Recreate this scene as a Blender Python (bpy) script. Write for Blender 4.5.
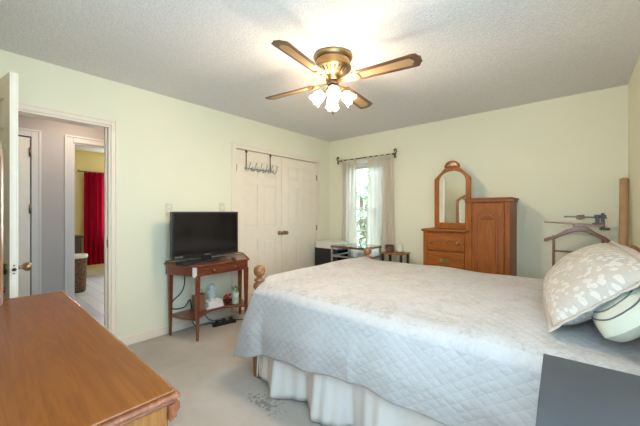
import bpy, math, random
from math import sin, cos, pi, radians, sqrt, atan2
from mathutils import Vector, Matrix
for o in list(bpy.data.objects): bpy.data.objects.remove(o)
random.seed(7)
SC = bpy.context.scene
COL = SC.collection
# ------------------------------------------------------------------ camera
cam = bpy.data.cameras.new('camera'); camo = bpy.data.objects.new('camera', cam); COL.objects.link(camo)
camo.location = (3.22, -4.02, 1.25); camo.rotation_euler = (radians(90), 0, radians(40.5))
cam.sensor_width = 36; cam.lens = 303 / 640 * 36; cam.shift_y = -1 / 640; cam.clip_start = 0.02
SC.camera = camo
# ------------------------------------------------------------------ world, lights, exposure
W = bpy.data.worlds.new('sky'); SC.world = W; W.use_nodes = True
bg = W.node_tree.nodes['Background']
bg.inputs[0].default_value = (0.66, 0.84, 1.0, 1); bg.inputs[1].default_value = 8.0
def area(name, loc, rot, sx, sy, power, color):
    l = bpy.data.lights.new(name, 'AREA'); l.shape = 'RECTANGLE'; l.size = sx; l.size_y = sy; l.energy = power; l.color = color
    o = bpy.data.objects.new(name, l); COL.objects.link(o); o.location = loc; o.rotation_euler = rot
    return o
NEAR_Y = -4.145
DAY = (0.42, 0.72, 1.0)
area('window_daylight', (3.60, -3.6, 1.45), (0, radians(90), 0), 1.15, 0.80, 27, DAY)        # daylight in the near right window, faces -x
area('added_near_fill', (3.02, NEAR_Y, 1.42), (radians(90), 0, 0), 0.74, 1.1, 14, (0.58, 0.78, 1.0))         # added bluish fill light in a made-up window behind the camera, faces +y
area('bedroom_window_daylight', (-4.06, -1.75, 1.4), (0, radians(-90), 0), 1.1, 0.8, 45, (0.80, 0.92, 1.0))  # far room window, faces +x
area('added_hall_fill', (-0.6, -3.2, 2.38), (0, 0, 0), 0.3, 0.3, 7, (1.0, 0.82, 0.64))  # added light that brightens the hallway, no lamp known there
BULB = 1080.0
SC.view_settings.view_transform = 'Standard'; SC.view_settings.look = 'None'
SC.view_settings.exposure = 0.27; SC.view_settings.gamma = 1.0; SC.view_settings.use_curve_mapping = False

# ------------------------------------------------------------------ mesh helper
class MB:
    def __init__(s): s.v = []; s.f = []; s.sm = []; s.uv = None
    def add(s, vs, fs, smooth=False):
        n = len(s.v); s.v += [tuple(v) for v in vs]
        for f in fs: s.f.append(tuple(i + n for i in f)); s.sm.append(smooth)
        return s
    def box(s, x0, x1, y0, y1, z0, z1):
        vs = [(x, y, z) for x in (x0, x1) for y in (y0, y1) for z in (z0, z1)]
        return s.add(vs, [(0,1,3,2),(4,6,7,5),(0,4,5,1),(2,3,7,6),(0,2,6,4),(1,5,7,3)])
    def frust(s, cx, cy, z0, z1, w0, d0, w1, d1, c1=None):
        c1 = c1 or (cx, cy)
        vs = [(cx+a*w0/2, cy+b*d0/2, z0) for a, b in ((-1,-1),(1,-1),(1,1),(-1,1))] + [(c1[0]+a*w1/2, c1[1]+b*d1/2, z1) for a, b in ((-1,-1),(1,-1),(1,1),(-1,1))]
        return s.add(vs, [(3,2,1,0),(4,5,6,7),(0,1,5,4),(1,2,6,5),(2,3,7,6),(3,0,4,7)])
    def prism(s, poly, a0, a1, axis='z', smooth=False):
        # poly of (p,q); axis x: (a,p,q)  y: (p,a,q)  z: (p,q,a)
        m = {'x': lambda p, q, a: (a, p, q), 'y': lambda p, q, a: (p, a, q), 'z': lambda p, q, a: (p, q, a)}[axis]
        n = len(poly)
        vs = [m(p, q, a0) for p, q in poly] + [m(p, q, a1) for p, q in poly]
        fs = [tuple(range(n))[::-1], tuple(range(n, 2*n))]
        s.add(vs, fs); k = len(s.v) - 2*n
        for i in range(n):
            j = (i+1) % n; s.f.append((k+i, k+j, k+n+j, k+n+i)); s.sm.append(smooth)
        return s
    def lathe(s, prof, c=(0,0,0), n=24, axis=None, smooth=True):
        # prof: list of (r, h) ; axis: direction vector
        M = Matrix.Identity(3)
        if axis is not None: M = Vector(axis).normalized().to_track_quat('Z', 'Y').to_matrix()
        vs = []; c = Vector(c)
        for r, h in prof:
            for k in range(n):
                a = 2*pi*k/n; vs.append(c + M @ Vector((r*cos(a), r*sin(a), h)))
        fs = []
        for i in range(len(prof)-1):
            for k in range(n):
                l = (k+1) % n; fs.append((i*n+k, i*n+l, (i+1)*n+l, (i+1)*n+k))
        s.add(vs, fs, smooth)
        b = len(s.v) - len(vs)
        if prof[0][0] > 1e-4: s.f.append(tuple(b+k for k in range(n))[::-1]); s.sm.append(False)
        if prof[-1][0] > 1e-4: s.f.append(tuple(b+(len(prof)-1)*n+k for k in range(n))); s.sm.append(False)
        return s
    def tube(s, pts, r, n=8, closed=False):
        pts = [Vector(p) for p in pts]; m = len(pts); rs = r if isinstance(r, (list, tuple)) else [r]*m
        vs = []; up = None
        for i, p in enumerate(pts):
            if closed: t = pts[(i+1) % m] - pts[i-1]
            else: t = pts[min(i+1, m-1)] - pts[max(i-1, 0)]
            t.normalize()
            if up is None: up = Vector((0,0,1)) if abs(t.z) < .9 else Vector((1,0,0))
            a = t.cross(up).normalized(); b = a.cross(t).normalized(); up = b
            for k in range(n):
                w = 2*pi*k/n; vs.append(p + (a*cos(w) + b*sin(w))*rs[i])
        fs = []
        for i in range(m if closed else m-1):
            j = (i+1) % m
            for k in range(n):
                l = (k+1) % n; fs.append((i*n+k, i*n+l, j*n+l, j*n+k))
        if not closed: fs += [tuple(range(n))[::-1], tuple(range((m-1)*n, m*n))]
        return s.add(vs, fs, True)
    def grid(s, P, closed_u=False):
        nu, nv = len(P), len(P[0]); vs = [p for row in P for p in row]
        fs = [(i*nv+j, ((i+1) % nu)*nv+j, ((i+1) % nu)*nv+j+1, i*nv+j+1) for i in range(nu if closed_u else nu-1) for j in range(nv-1)]
        return s.add(vs, fs, True)
    def ball(s, c, r, sx=1, sy=1, sz=1, n=16):
        m = n//2; vs = []; fs = []
        prof = [(sin(pi*i/m), -cos(pi*i/m)) for i in range(m+1)]
        P = [[(c[0]+r*sx*p*cos(2*pi*k/n), c[1]+r*sy*p*sin(2*pi*k/n), c[2]+r*sz*h) for p, h in prof] for k in range(n)]
        return s.grid(P, True)

def mk(name, mb, mat, parent=None, loc=(0,0,0), rot=(0,0,0), bevel=0, label=None, seg=2, solid=0, sub=0):
    me = bpy.data.meshes.new(name); me.from_pydata(mb.v, [], mb.f); me.update()
    me.polygons.foreach_set('use_smooth', mb.sm)
    if mb.uv:
        ul = me.uv_layers.new(name='UVMap')
        for lp in me.loops: ul.data[lp.index].uv = mb.uv[lp.vertex_index]
    me.materials.append(mat)
    import bmesh
    b = bmesh.new(); b.from_mesh(me); bmesh.ops.recalc_face_normals(b, faces=b.faces); b.to_mesh(me); b.free()
    o = bpy.data.objects.new(name, me); COL.objects.link(o); o.location = loc; o.rotation_euler = rot
    if parent: o.parent = parent
    if solid:
        m = o.modifiers.new('s', 'SOLIDIFY'); m.thickness = solid; m.offset = 0
    if sub:
        m = o.modifiers.new('d', 'SUBSURF'); m.levels = sub; m.render_levels = sub
    if bevel:
        m = o.modifiers.new('b', 'BEVEL'); m.width = bevel; m.segments = seg; m.limit_method = 'ANGLE'; m.angle_limit = radians(40)
        m.harden_normals = False
    if label: o['label'] = label
    return o
def tag(o, label, cat, group=None, kind=None):
    o['label'] = label; o['category'] = cat
    if group: o['group'] = group
    if kind: o['kind'] = kind
    return o
def thing(name, label, cat, loc=(0,0,0), rotz=0, group=None):
    o = bpy.data.objects.new(name, None); COL.objects.link(o); o.empty_display_size = .1
    o.location = loc; o.rotation_euler = (0, 0, rotz)
    return tag(o, label, cat, group)
def struct(name, mb, mat, **k):
    o = mk(name, mb, mat, **k)
    if not k.get('parent'): o['kind'] = 'structure'
    return o
def sempty(name, loc=(0,0,0), rotz=0):
    o = bpy.data.objects.new(name, None); COL.objects.link(o); o.location = loc; o.rotation_euler = (0,0,rotz); o['kind'] = 'structure'
    return o
def dup(root, loc, rotz=None, label=None, group=None):
    r = root.copy(); COL.objects.link(r); r.location = loc
    if rotz is not None: r.rotation_euler = (0, 0, rotz)
    if label: r['label'] = label
    if group: r['group'] = group
    for ch in list(root.children):
        c = ch.copy(); COL.objects.link(c); c.parent = r
        for g in list(ch.children):
            d = g.copy(); COL.objects.link(d); d.parent = c
    return r

# ------------------------------------------------------------------ materials
def srgb(r, g, b):
    f = lambda c: (c/255/12.92) if c/255 <= .04045 else ((c/255+.055)/1.055)**2.4
    return (f(r), f(g), f(b), 1)
class NT:
    def __init__(s, name):
        s.m = bpy.data.materials.new(name); s.m.use_nodes = True; s.t = s.m.node_tree
        s.b = s.t.nodes['Principled BSDF']; s.out = s.t.nodes['Material Output']
    def n(s, ty, **k):
        x = s.t.nodes.new(ty)
        for a, b in k.items():
            if a.startswith('i_'):
                key = a[2:]; key = int(key) if key.isdigit() else key.replace('_', ' ')
                x.inputs[key].default_value = b
            else: setattr(x, a, b)
        return x
    def l(s, a, b): s.t.links.new(a, b)
    def coord(s, which='Object', scale=(1,1,1), rot=(0,0,0)):
        c = s.n('ShaderNodeTexCoord'); m = s.n('ShaderNodeMapping'); m.inputs['Scale'].default_value = scale; m.inputs['Rotation'].default_value = rot
        s.l(c.outputs[which], m.inputs['Vector']); return m.outputs[0]
    def noise(s, vec, scale, detail=3, rough=.5, dist=0):
        x = s.n('ShaderNodeTexNoise'); s.l(vec, x.inputs['Vector']); x.inputs['Scale'].default_value = scale; x.inputs['Detail'].default_value = detail
        x.inputs['Roughness'].default_value = rough; x.inputs['Distortion'].default_value = dist; return x.outputs[0]
    def ramp(s, fac, stops):
        r = s.n('ShaderNodeValToRGB'); s.l(fac, r.inputs[0]); e = r.color_ramp.elements
        while len(e) < len(stops): e.new(.5)
        for i, (p, c) in enumerate(stops): e[i].position = p; e[i].color = c if len(c) == 4 else (*c, 1)
        return r.outputs[0]
    def math(s, op, a, b=None, c=None):
        x = s.n('ShaderNodeMath', operation=op)
        for i, q in enumerate((a, b, c)):
            if q is None: continue
            if isinstance(q, (int, float)): x.inputs[i].default_value = q
            else: s.l(q, x.inputs[i])
        return x.outputs[0]
    def bump(s, h, strength=.3, dist=.01):
        x = s.n('ShaderNodeBump'); x.inputs['Strength'].default_value = strength; x.inputs['Distance'].default_value = dist
        s.l(h, x.inputs['Height']); s.l(x.outputs[0], s.b.inputs['Normal']); return x
    def mix(s, fac, a, b):
        x = s.n('ShaderNodeMix', data_type='RGBA')
        if isinstance(fac, (int, float)): x.inputs[0].default_value = fac
        else: s.l(fac, x.inputs[0])
        for q, i in ((a, 6), (b, 7)):
            if isinstance(q, tuple): x.inputs[i].default_value = q
            else: s.l(q, x.inputs[i])
        return x.outputs[2]
    def base(s, c):
        if isinstance(c, tuple): s.b.inputs['Base Color'].default_value = c
        else: s.l(c, s.b.inputs['Base Color'])
def plain(name, c, rough=.5, metal=0, var=.06, vs=12, coat=0, bump=0):
    t = NT(name); n = t.noise(t.coord(), vs, 3)
    d = tuple(x*(1-var) for x in c[:3]) + (1,); u = tuple(min(1, x*(1+var)) for x in c[:3]) + (1,)
    t.base(t.ramp(n, [(.3, d), (.7, u)])); t.b.inputs['Roughness'].default_value = rough; t.b.inputs['Metallic'].default_value = metal
    t.b.inputs['Coat Weight'].default_value = coat
    if bump: t.bump(t.noise(t.coord(), vs*8, 2), bump, .004)
    return t.m
def wood(name, light, dark, axis='x', scale=1.0, rough=.35, coat=.3, fig=1.0):
    t = NT(name); st = {'x': (.12, 1, 1), 'y': (1, .12, 1), 'z': (1, 1, .12)}[axis]
    v = t.coord('Object', tuple(a*scale for a in st))
    n1 = t.noise(v, 9, 4, .6, 1.6*fig); n2 = t.noise(t.coord('Object', tuple(a*scale for a in {'x': (.03,1,1), 'y': (1,.03,1), 'z': (1,1,.03)}[axis])), 90, 2, .6)
    w = t.math('SINE', t.math('MULTIPLY', n1, 34.0)); w = t.math('MULTIPLY_ADD', w, .22, .5)
    f = t.math('ADD', t.math('MULTIPLY', w, .55), t.math('MULTIPLY', n2, .5))
    t.base(t.ramp(f, [(.25, dark), (.75, light)])); t.b.inputs['Roughness'].default_value = rough; t.b.inputs['Coat Weight'].default_value = coat; t.b.inputs['Coat Roughness'].default_value = .15
    t.bump(n2, .08, .002); return t.m
M = {}
def wallpaint(name, c):
    t = NT(name); n = t.noise(t.coord(), 1.5, 2); t.base(t.ramp(n, [(.3, tuple(x*.97 for x in c[:3])+(1,)), (.7, c)]))
    t.b.inputs['Roughness'].default_value = .75; t.bump(t.noise(t.coord(), 180, 3), .12, .002); return t.m
M['mint'] = wallpaint('mint_green_paint', (0.82, 0.79, 0.60, 1))
M['hallpaint'] = wallpaint('greige_hall_paint', (0.50, 0.45, 0.42, 1))
M['yellowpaint'] = wallpaint('yellow_paint', (0.80, 0.66, 0.32, 1))
t = NT('popcorn_ceiling'); v = t.coord(); t.base(t.ramp(t.noise(v, 90, 4, .6), [(.3, (.72,.70,.68,1)), (.7, (.86,.84,.82,1))])); t.b.inputs['Roughness'].default_value = .95
t.bump(t.math('ADD', t.noise(v, 55, 4, .65), t.math('MULTIPLY', t.noise(v, 110, 2), .6)), .7, .010); M['popcorn'] = t.m
t = NT('carpet'); v = t.coord()
big = t.ramp(t.noise(v, 2.2, 4, .6, .4), [(.3, (.46,.40,.33,1)), (.7, (.62,.55,.48,1))]); fine = t.noise(v, 260, 2)
c = t.mix(t.math('MULTIPLY', fine, .5), big, (.38,.33,.29,1))
# dark stain by the bed skirt: a patch mask around one spot broken up by noise
sep = t.n('ShaderNodeSeparateXYZ'); t.l(v, sep.inputs[0])
dx = t.math('MULTIPLY', t.math('SUBTRACT', sep.outputs[0], 1.66), 3.6); dy = t.math('MULTIPLY', t.math('SUBTRACT', sep.outputs[1], -2.74), 9.0)
rr = t.math('SQRT', t.math('ADD', t.math('MULTIPLY', dx, dx), t.math('MULTIPLY', dy, dy)))
mk_ = t.math('SUBTRACT', 1.0, rr); mk_.node.use_clamp = True
st = t.math('GREATER_THAN', t.math('ADD', t.math('MULTIPLY', mk_, .22), t.noise(v, 34, 4, .7)), .66)
st = t.math('MULTIPLY', st, t.math('GREATER_THAN', mk_, .02))
t.base(t.mix(t.math('MULTIPLY', st, .55), c, (.14,.11,.10,1))); t.b.inputs['Roughness'].default_value = 1; t.bump(fine, .6, .01); M['carpet'] = t.m
t = NT('laminate'); v = t.coord(); br = t.n('ShaderNodeTexBrick'); t.l(t.coord('Object', (1,1,1)), br.inputs['Vector'])
br.inputs['Scale'].default_value = 1.0; br.inputs['Brick Width'].default_value = 1.2; br.inputs['Row Height'].default_value = .14; br.inputs['Mortar Size'].default_value = .003
br.inputs['Color1'].default_value = (.36,.37,.40,1); br.inputs['Color2'].default_value = (.50,.50,.53,1); br.inputs['Mortar'].default_value = (.2,.2,.2,1)
t.base(br.outputs[0]); t.b.inputs['Roughness'].default_value = .35; M['laminate'] = t.m
M['trim'] = plain('cream_trim_paint', (.84,.74,.60,1), .4, var=.02)
M['doorpaint'] = plain('cream_door_paint', (.86,.75,.60,1), .4, var=.02)
M['leafpaint'] = plain('white_door_paint', (.84,.76,.62,1), .4, var=.03)
M['halltrim'] = plain('pale_grey_trim_paint', (.66,.62,.57,1), .45, var=.02)
M['dresser'] = wood('orange_brown_wood', (.235,.070,.008,1), (.155,.040,.004,1), 'x', 1.0, .36, .0, 1.3)
M['dresser'].node_tree.nodes['Principled BSDF'].inputs['Specular IOR Level'].default_value = .28
M['dresser_z'] = wood('orange_oak_side', (.34,.135,.034,1), (.22,.08,.018,1), 'z', 1.3, .4, .3)
M['moulding'] = wood('dark_edge_moulding', (.30,.10,.045,1), (.15,.045,.02,1), 'x', 1, .22, .8)
M['chest'] = wood('reddish_brown_wood', (.37,.115,.018,1), (.19,.048,.007,1), 'z', 1.3, .42, .0)
M['chest_x'] = wood('reddish_brown_wood_rail', (.37,.115,.018,1), (.18,.045,.007,1), 'x', 1.3, .42, .0)
for k_ in ('chest', 'chest_x'): M[k_].node_tree.nodes['Principled BSDF'].inputs['Specular IOR Level'].default_value = .25
M['cherry'] = wood('cherry_table_wood', (.23,.060,.028,1), (.10,.022,.010,1), 'y', 1.2, .3, .4)
M['pine'] = wood('golden_pine_wood', (.34,.135,.038,1), (.20,.07,.018,1), 'z', 1.2, .35, .4)
M['bedwood'] = wood('honey_bed_wood', (.40,.17,.05,1), (.26,.09,.022,1), 'y', 1.2, .35, .4)
M['valetwood'] = wood('walnut_stand_wood', (.26,.10,.045,1), (.12,.042,.018,1), 'z', 2, .35, .3)
M['darkwood'] = wood('espresso_wood', (.05,.03,.022,1), (.025,.015,.012,1), 'x', 2, .4, .2)
M['brass'] = plain('antique_brass', (.36,.25,.12,1), .40, 1, .15)
M['bronze'] = plain('dark_bronze', (.12,.075,.045,1), .4, .8, .2)
M['oldbrass'] = plain('aged_brass', (.33,.22,.11,1), .35, 1, .2)
M['black'] = plain('black_plastic', (.012,.012,.014,1), .35, var=.1)
M['slot'] = plain('dark_vent_slot', (.02,.015,.01,1), .8)
M['steel'] = plain('brushed_steel', (.42,.42,.43,1), .35, 1)
M['white'] = plain('white_plastic', (.75,.75,.72,1), .4, var=.02)
M['plate'] = plain('beige_wall_plate', (.72,.66,.50,1), .4, var=.02)
M['cardboard'] = plain('brown_cardboard', (.46,.27,.13,1), .8, var=.08)
M['kraft'] = plain('brown_paper', (.20,.10,.06,1), .7, var=.15)
M['blacktop'] = plain('black_nightstand_top', (.055,.058,.065,1), .38, var=.25, vs=3)
M['paper'] = plain('white_paper', (.80,.78,.74,1), .8, var=.03)
M['redfabric'] = plain('red_petals', (.45,.02,.03,1), .7, var=.3)
M['green'] = plain('green_leaves', (.10,.22,.05,1), .6, var=.4)
M['tassel'] = plain('purple_red_ribbon', (.28,.03,.10,1), .7, var=.4, vs=60)
M['glow_tint'] = plain('reflection_tinted_black', (.015,.025,.04,1), .25, var=.1)  # blue tint stands in for window light reflected inside the corner cabinet
t = NT('screen_glass'); t.base((.006,.006,.008,1)); t.b.inputs['Roughness'].default_value = .12; t.b.inputs['Specular IOR Level'].default_value = .6; M['screen'] = t.m
t = NT('mirror_silver'); t.base((.86,.90,.88,1)); t.b.inputs['Metallic'].default_value = 1; t.b.inputs['Roughness'].default_value = .02; M['mirror'] = t.m
def clearglass(name, tint, refl=.12):
    t = NT(name); t.t.nodes.remove(t.b)
    tr = t.n('ShaderNodeBsdfTransparent'); tr.inputs[0].default_value = tint
    gl = t.n('ShaderNodeBsdfGlossy'); gl.inputs['Roughness'].default_value = .03
    mx = t.n('ShaderNodeMixShader'); fr = t.n('ShaderNodeFresnel'); fr.inputs[0].default_value = 1.45
    t.l(t.math('ADD', fr.outputs[0], refl-.04), mx.inputs[0]); t.l(tr.outputs[0], mx.inputs[1]); t.l(gl.outputs[0], mx.inputs[2]); t.l(mx.outputs[0], t.out.inputs[0]); return t.m
M['pane'] = clearglass('window_pane', (.95,.98,.97,1), .05)
M['tableglass'] = clearglass('smoked_table_glass', (.62,.66,.64,1), .25)
def sheer(name, c, tw, ts=0.0):
    t = NT(name); t.t.nodes.remove(t.b)
    n = t.noise(t.coord('Object', (1,1,.05)), 60, 2)
    col = t.ramp(n, [(.3, tuple(x*.9 for x in c[:3])+(1,)), (.7, c)])
    d = t.n('ShaderNodeBsdfDiffuse'); tl = t.n('ShaderNodeBsdfTranslucent'); t.l(col, d.inputs[0]); t.l(col, tl.inputs[0])
    mx = t.n('ShaderNodeMixShader'); mx.inputs[0].default_value = tw; t.l(d.outputs[0], mx.inputs[1]); t.l(tl.outputs[0], mx.inputs[2])
    last = mx
    if ts:
        tr = t.n('ShaderNodeBsdfTransparent'); m2 = t.n('ShaderNodeMixShader'); m2.inputs[0].default_value = ts
        t.l(mx.outputs[0], m2.inputs[1]); t.l(tr.outputs[0], m2.inputs[2]); last = m2
    t.l(last.outputs[0], t.out.inputs[0]); return t.m
M['curtain'] = sheer('sheer_beige_curtain', (.84,.76,.66,1), .6, .03)
M['redcurtain'] = sheer('red_curtain', (.36,.006,.025,1), .35)
M['shade'] = sheer('frosted_tulip_glass', (.80,.77,.72,1), .65, .27)
t = NT('lit_bulb'); t.t.nodes.remove(t.b); em = t.n('ShaderNodeEmission'); em.inputs[0].default_value = (1.0,.80,.58,1); em.inputs[1].default_value = BULB; t.l(em.outputs[0], t.out.inputs[0]); M['bulb'] = t.m
# fan blade: caned inset
t = NT('blade_wood'); t.base(t.ramp(t.noise(t.coord('Object', (.2,1,1)), 30, 3), [(.3, (.09,.042,.022,1)), (.7, (.17,.085,.042,1))])); t.b.inputs['Roughness'].default_value = .35; M['blade'] = t.m
t = NT('woven_cane'); ck = t.n('ShaderNodeTexChecker'); ck.inputs['Scale'].default_value = 160; t.l(t.coord(), ck.inputs[0]); ck.inputs[1].default_value = (.50,.33,.17,1); ck.inputs[2].default_value = (.40,.25,.12,1)
t.base(ck.outputs[0]); t.b.inputs['Roughness'].default_value = .5; M['cane'] = t.m
# quilt
t = NT('white_quilt'); uv = t.coord('UV'); sp = t.n('ShaderNodeSeparateXYZ'); t.l(uv, sp.inputs[0])
K = pi/.066
a = t.math('ABSOLUTE', t.math('SINE', t.math('MULTIPLY', t.math('ADD', sp.outputs[0], sp.outputs[1]), K)))
b = t.math('ABSOLUTE', t.math('SINE', t.math('MULTIPLY', t.math('SUBTRACT', sp.outputs[0], sp.outputs[1]), K)))
dm = t.math('POWER', t.math('MULTIPLY', a, b), .45)
wr = t.noise(uv, 45, 4, .65, .6)
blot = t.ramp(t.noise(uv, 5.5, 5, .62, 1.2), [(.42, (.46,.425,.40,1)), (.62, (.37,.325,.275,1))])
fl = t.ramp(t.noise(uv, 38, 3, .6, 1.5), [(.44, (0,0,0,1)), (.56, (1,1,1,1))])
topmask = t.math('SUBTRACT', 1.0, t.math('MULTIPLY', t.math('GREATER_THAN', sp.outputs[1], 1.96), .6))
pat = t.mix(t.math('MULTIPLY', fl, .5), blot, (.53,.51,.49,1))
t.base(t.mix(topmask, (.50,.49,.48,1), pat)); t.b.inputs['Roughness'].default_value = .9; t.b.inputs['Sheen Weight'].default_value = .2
t.bump(t.math('ADD', dm, t.math('MULTIPLY', wr, 1.1)), .36, .010); M['quilt'] = t.m
t = NT('white_cotton_skirt'); t.base((.74,.69,.63,1)); t.b.inputs['Roughness'].default_value = .9; t.bump(t.noise(t.coord('Object', (1,1,.3)), 25, 3), .3, .01); M['skirt'] = t.m
# floral sham
t = NT('floral_pillow_fabric'); uv = t.coord('UV', (1,1,1)); vo = t.n('ShaderNodeTexVoronoi', feature='F1'); vo.inputs['Scale'].default_value = 27; t.l(uv, vo.inputs['Vector']); vo.inputs['Randomness'].default_value = .8
pet = t.noise(uv, 30, 2); f = t.math('LESS_THAN', t.math('ADD', vo.outputs['Distance'], t.math('MULTIPLY', pet, .5)), .70)
ctr = t.math('LESS_THAN', vo.outputs['Distance'], .09)
bgc = t.ramp(t.noise(uv, 7, 4, .6, 1), [(.35, (.50,.45,.39,1)), (.65, (.41,.39,.365,1))])
c1 = t.mix(t.math('MULTIPLY', f, .85), bgc, (.62,.585,.53,1)); t.base(t.mix(t.math('MULTIPLY', ctr, .5), c1, (.62,.50,.36,1)))
t.b.inputs['Roughness'].default_value = .9; t.bump(t.math('ADD', f, t.noise(uv, 60, 3)), .4, .006); M['sham'] = t.m
t = NT('white_quilted_underside'); t.base((.6,.6,.6,1)); t.b.inputs['Roughness'].default_value = .9; M['shamback'] = t.m
t = NT('pale_green_pillow_fabric'); t.base(t.ramp(t.noise(t.coord(), 3, 2), [(.3,(.46,.48,.38,1)),(.7,(.53,.54,.44,1))])); t.b.inputs['Roughness'].default_value = .9; t.bump(t.noise(t.coord(), 9, 3), .4, .02); M['greenpillow'] = t.m
M['piping'] = plain('dark_piping', (.10,.11,.12,1), .8)
M['mattress'] = plain('white_mattress', (.75,.74,.70,1), .9)
t = NT('wicker'); wv = t.n('ShaderNodeTexBrick'); t.l(t.coord('Object'), wv.inputs[0]); wv.inputs['Scale'].default_value = 14
n = t.noise(t.coord('Object', (1,1,2)), 45, 2); t.base(t.ramp(n, [(.4, (.05,.02,.01,1)), (.6, (.22,.11,.06,1))])); t.b.inputs['Roughness'].default_value = .5; t.bump(n, .8, .01); M['wicker'] = t.m
M['lawn'] = plain('lawn', (.10,.18,.05,1), .9, var=.3, vs=3)
M['foliage'] = plain('leafy_green', (.26,.32,.20,1), .8, var=.5, vs=8)
M['bark'] = plain('bark', (.12,.08,.05,1), .9, var=.3)
M['crystal'] = clearglass('crystal_glass', (.85,.92,.92,1), .3)
M['frost'] = plain('frosted_crystal', (.62,.70,.70,1), .15, var=.25, vs=40)
M['bottle'] = plain('pale_jar', (.55,.68,.60,1), .25, var=.3, vs=25)
M['ceramic'] = plain('cream_ceramic', (.74,.70,.60,1), .35, var=.03)

# ------------------------------------------------------------------ structure
H = 2.44; RX = 3.57; NY = -4.15
def wall_grid(mb, axis, a0, a1, us, zs, holes, top=H):
    """boxes of a wall slab at axis x (a0..a1), spanning us along the other axis, zs in z, skipping holes (u0,u1,z0,z1)"""
    U = sorted(set([us[0], us[1]] + [h[0] for h in holes] + [h[1] for h in holes]))
    for i in range(len(U)-1):
        u0, u1 = U[i], U[i+1]; um = (u0+u1)/2; hs = [h for h in holes if h[0] < um < h[1]]
        z = zs[0]
        for h in sorted(hs, key=lambda q: q[2]):
            if h[2] > z: mb.box(*((a0, a1, u0, u1) if axis == 'x' else (u0, u1, a0, a1)), z, h[2])
            z = h[3]
        if z < zs[1]: mb.box(*((a0, a1, u0, u1) if axis == 'x' else (u0, u1, a0, a1)), z, zs[1])
    return mb
O0, O1 = -3.97, -3.165      # bedroom door opening
K0, K1 = -1.85, -0.33      # closet opening
struct('floor', MB().box(0, RX, NY, 0, -.1, 0).box(-.135, 0, K0-.02, .0, -.1, 0), M['carpet'])
struct('floor_hall', MB().box(-1.1, -.135, -5.6, -1.6, -.1, 0).box(-.135, 0, -5.6, K0-.02, -.1, 0), M['laminate'])
struct('floor_far_bedroom', MB().box(-4.1, -1.1, -4.6, -1.1, -.1, 0), M['laminate'])
struct('ceiling', MB().box(-4.3, RX+.14, -5.7, .14, H, H+.1), M['popcorn'])
struct('wall_left', wall_grid(MB(), 'x', -.12, 0, (NY-.14, .14), (0, H), [(O0, O1, 0, 2.03), (K0, K1, 0, 2.04)]).box(-.12, -.115, K0, K1, 0, 2.04), M['mint'])
struct('wall_back', wall_grid(MB(), 'y', 0, .14, (0, RX), (0, H), [(.38, 1.04, .58, 2.0)]), M['mint'])
struct('wall_right', wall_grid(MB(), 'x', RX, RX+.14, (NY-.14, .14), (0, H), [(-4.03, -3.17, .82, 2.08)]), M['mint'])
struct('wall_near', wall_grid(MB(), 'y', NY-.14, NY, (0, RX), (0, H), [(2.62, 3.42, .82, 2.08)]), M['mint'])
struct('wall_hall', wall_grid(MB(), 'x', -1.2, -1.1, (-5.6, -1.5), (0, H), [(-3.235, -2.47, 0, 2.03), (-4.33, -3.575, 0, 2.03)]), M['hallpaint'])
struct('wall_hall_end', MB().box(-1.2, -.12, -5.7, -5.6, 0, H).box(-1.2, -.12, -1.6, -1.5, 0, H), M['hallpaint'])
struct('wall_hall_inner', wall_grid(MB(), 'x', -.135, -.12, (-5.6, -1.6), (0, H), [(O0, O1, 0, 2.03)]), M['hallpaint'])
struct('wall_far_bedroom', wall_grid(MB(), 'x', -4.2, -4.1, (-4.6, -1.1), (0, H), [(-2.2, -1.35, .75, 2.0)]).box(-4.1, -1.2, -4.7, -4.6, 0, H).box(-4.1, -1.2, -1.1, -1.0, 0, H).box(-1.215, -1.2, -4.6, -3.35, 0, H).box(-1.215, -1.2, -2.35, -1.1, 0, H), M['yellowpaint'])
# baseboards
def bb(mb, x0, x1, y0, y1): mb.box(x0, x1, y0, y1, 0, .085)
b_ = MB(); bb(b_, 0, .014, O1+.055, K0-.07); bb(b_, 0, .014, K1+.07, -.001); struct('baseboard_left', b_, M['trim'], bevel=.004)
b_ = MB(); bb(b_, .014, RX, -.014, 0); struct('baseboard_back', b_, M['trim'], bevel=.004)
b_ = MB(); bb(b_, RX-.014, RX, NY, -.014); struct('baseboard_right', b_, M['trim'], bevel=.004)
b_ = MB(); bb(b_, .0, RX-.014, NY, NY+.014); struct('baseboard_near', b_, M['trim'], bevel=.004)
b_ = MB(); b_.box(-4.1, -4.085, -4.6, -1.1, 0, .1); b_.box(-1.1, -1.086, -3.5+.01, -3.31, 0, .09); struct('baseboard_hall', b_, M['halltrim'])
# casings
def casing(name, x0, x1, y0, y1, z, w, mat):
    """flat casing on an x-plane wall around opening y0..y1 up to z"""
    mb = MB()
    s = 1 if x1 > x0 else -1
    for (a, b) in ((y0-w, y0), (y1, y1+w)): mb.box(min(x0,x1), max(x0,x1), a, b, 0, z+w)
    mb.box(min(x0,x1), max(x0,x1), y0, y1, z, z+w)
    xo = x1 + s*.006
    for (a, b) in ((y0-w, y0-w+.02), (y1+w-.02, y1+w)): mb.box(min(x1,xo), max(x1,xo), a, b, 0, z+w)
    mb.box(min(x1,xo), max(x1,xo), y0-w+.02, y1+w-.02, z+w-.02, z+w)
    return struct(name, mb, mat, bevel=.003)
casing('trim_1', 0, .014, O0, O1, 2.03, .052, M['trim'])
casing('trim_2', 0, .014, K0, K1, 2.04, .062, M['trim'])
casing('trim_3', -1.1, -1.086, -3.235, -2.47, 2.03, .075, M['halltrim'])
casing('trim_4', -1.1, -1.086, -4.33, -3.575, 2.03, .075, M['halltrim'])
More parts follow.
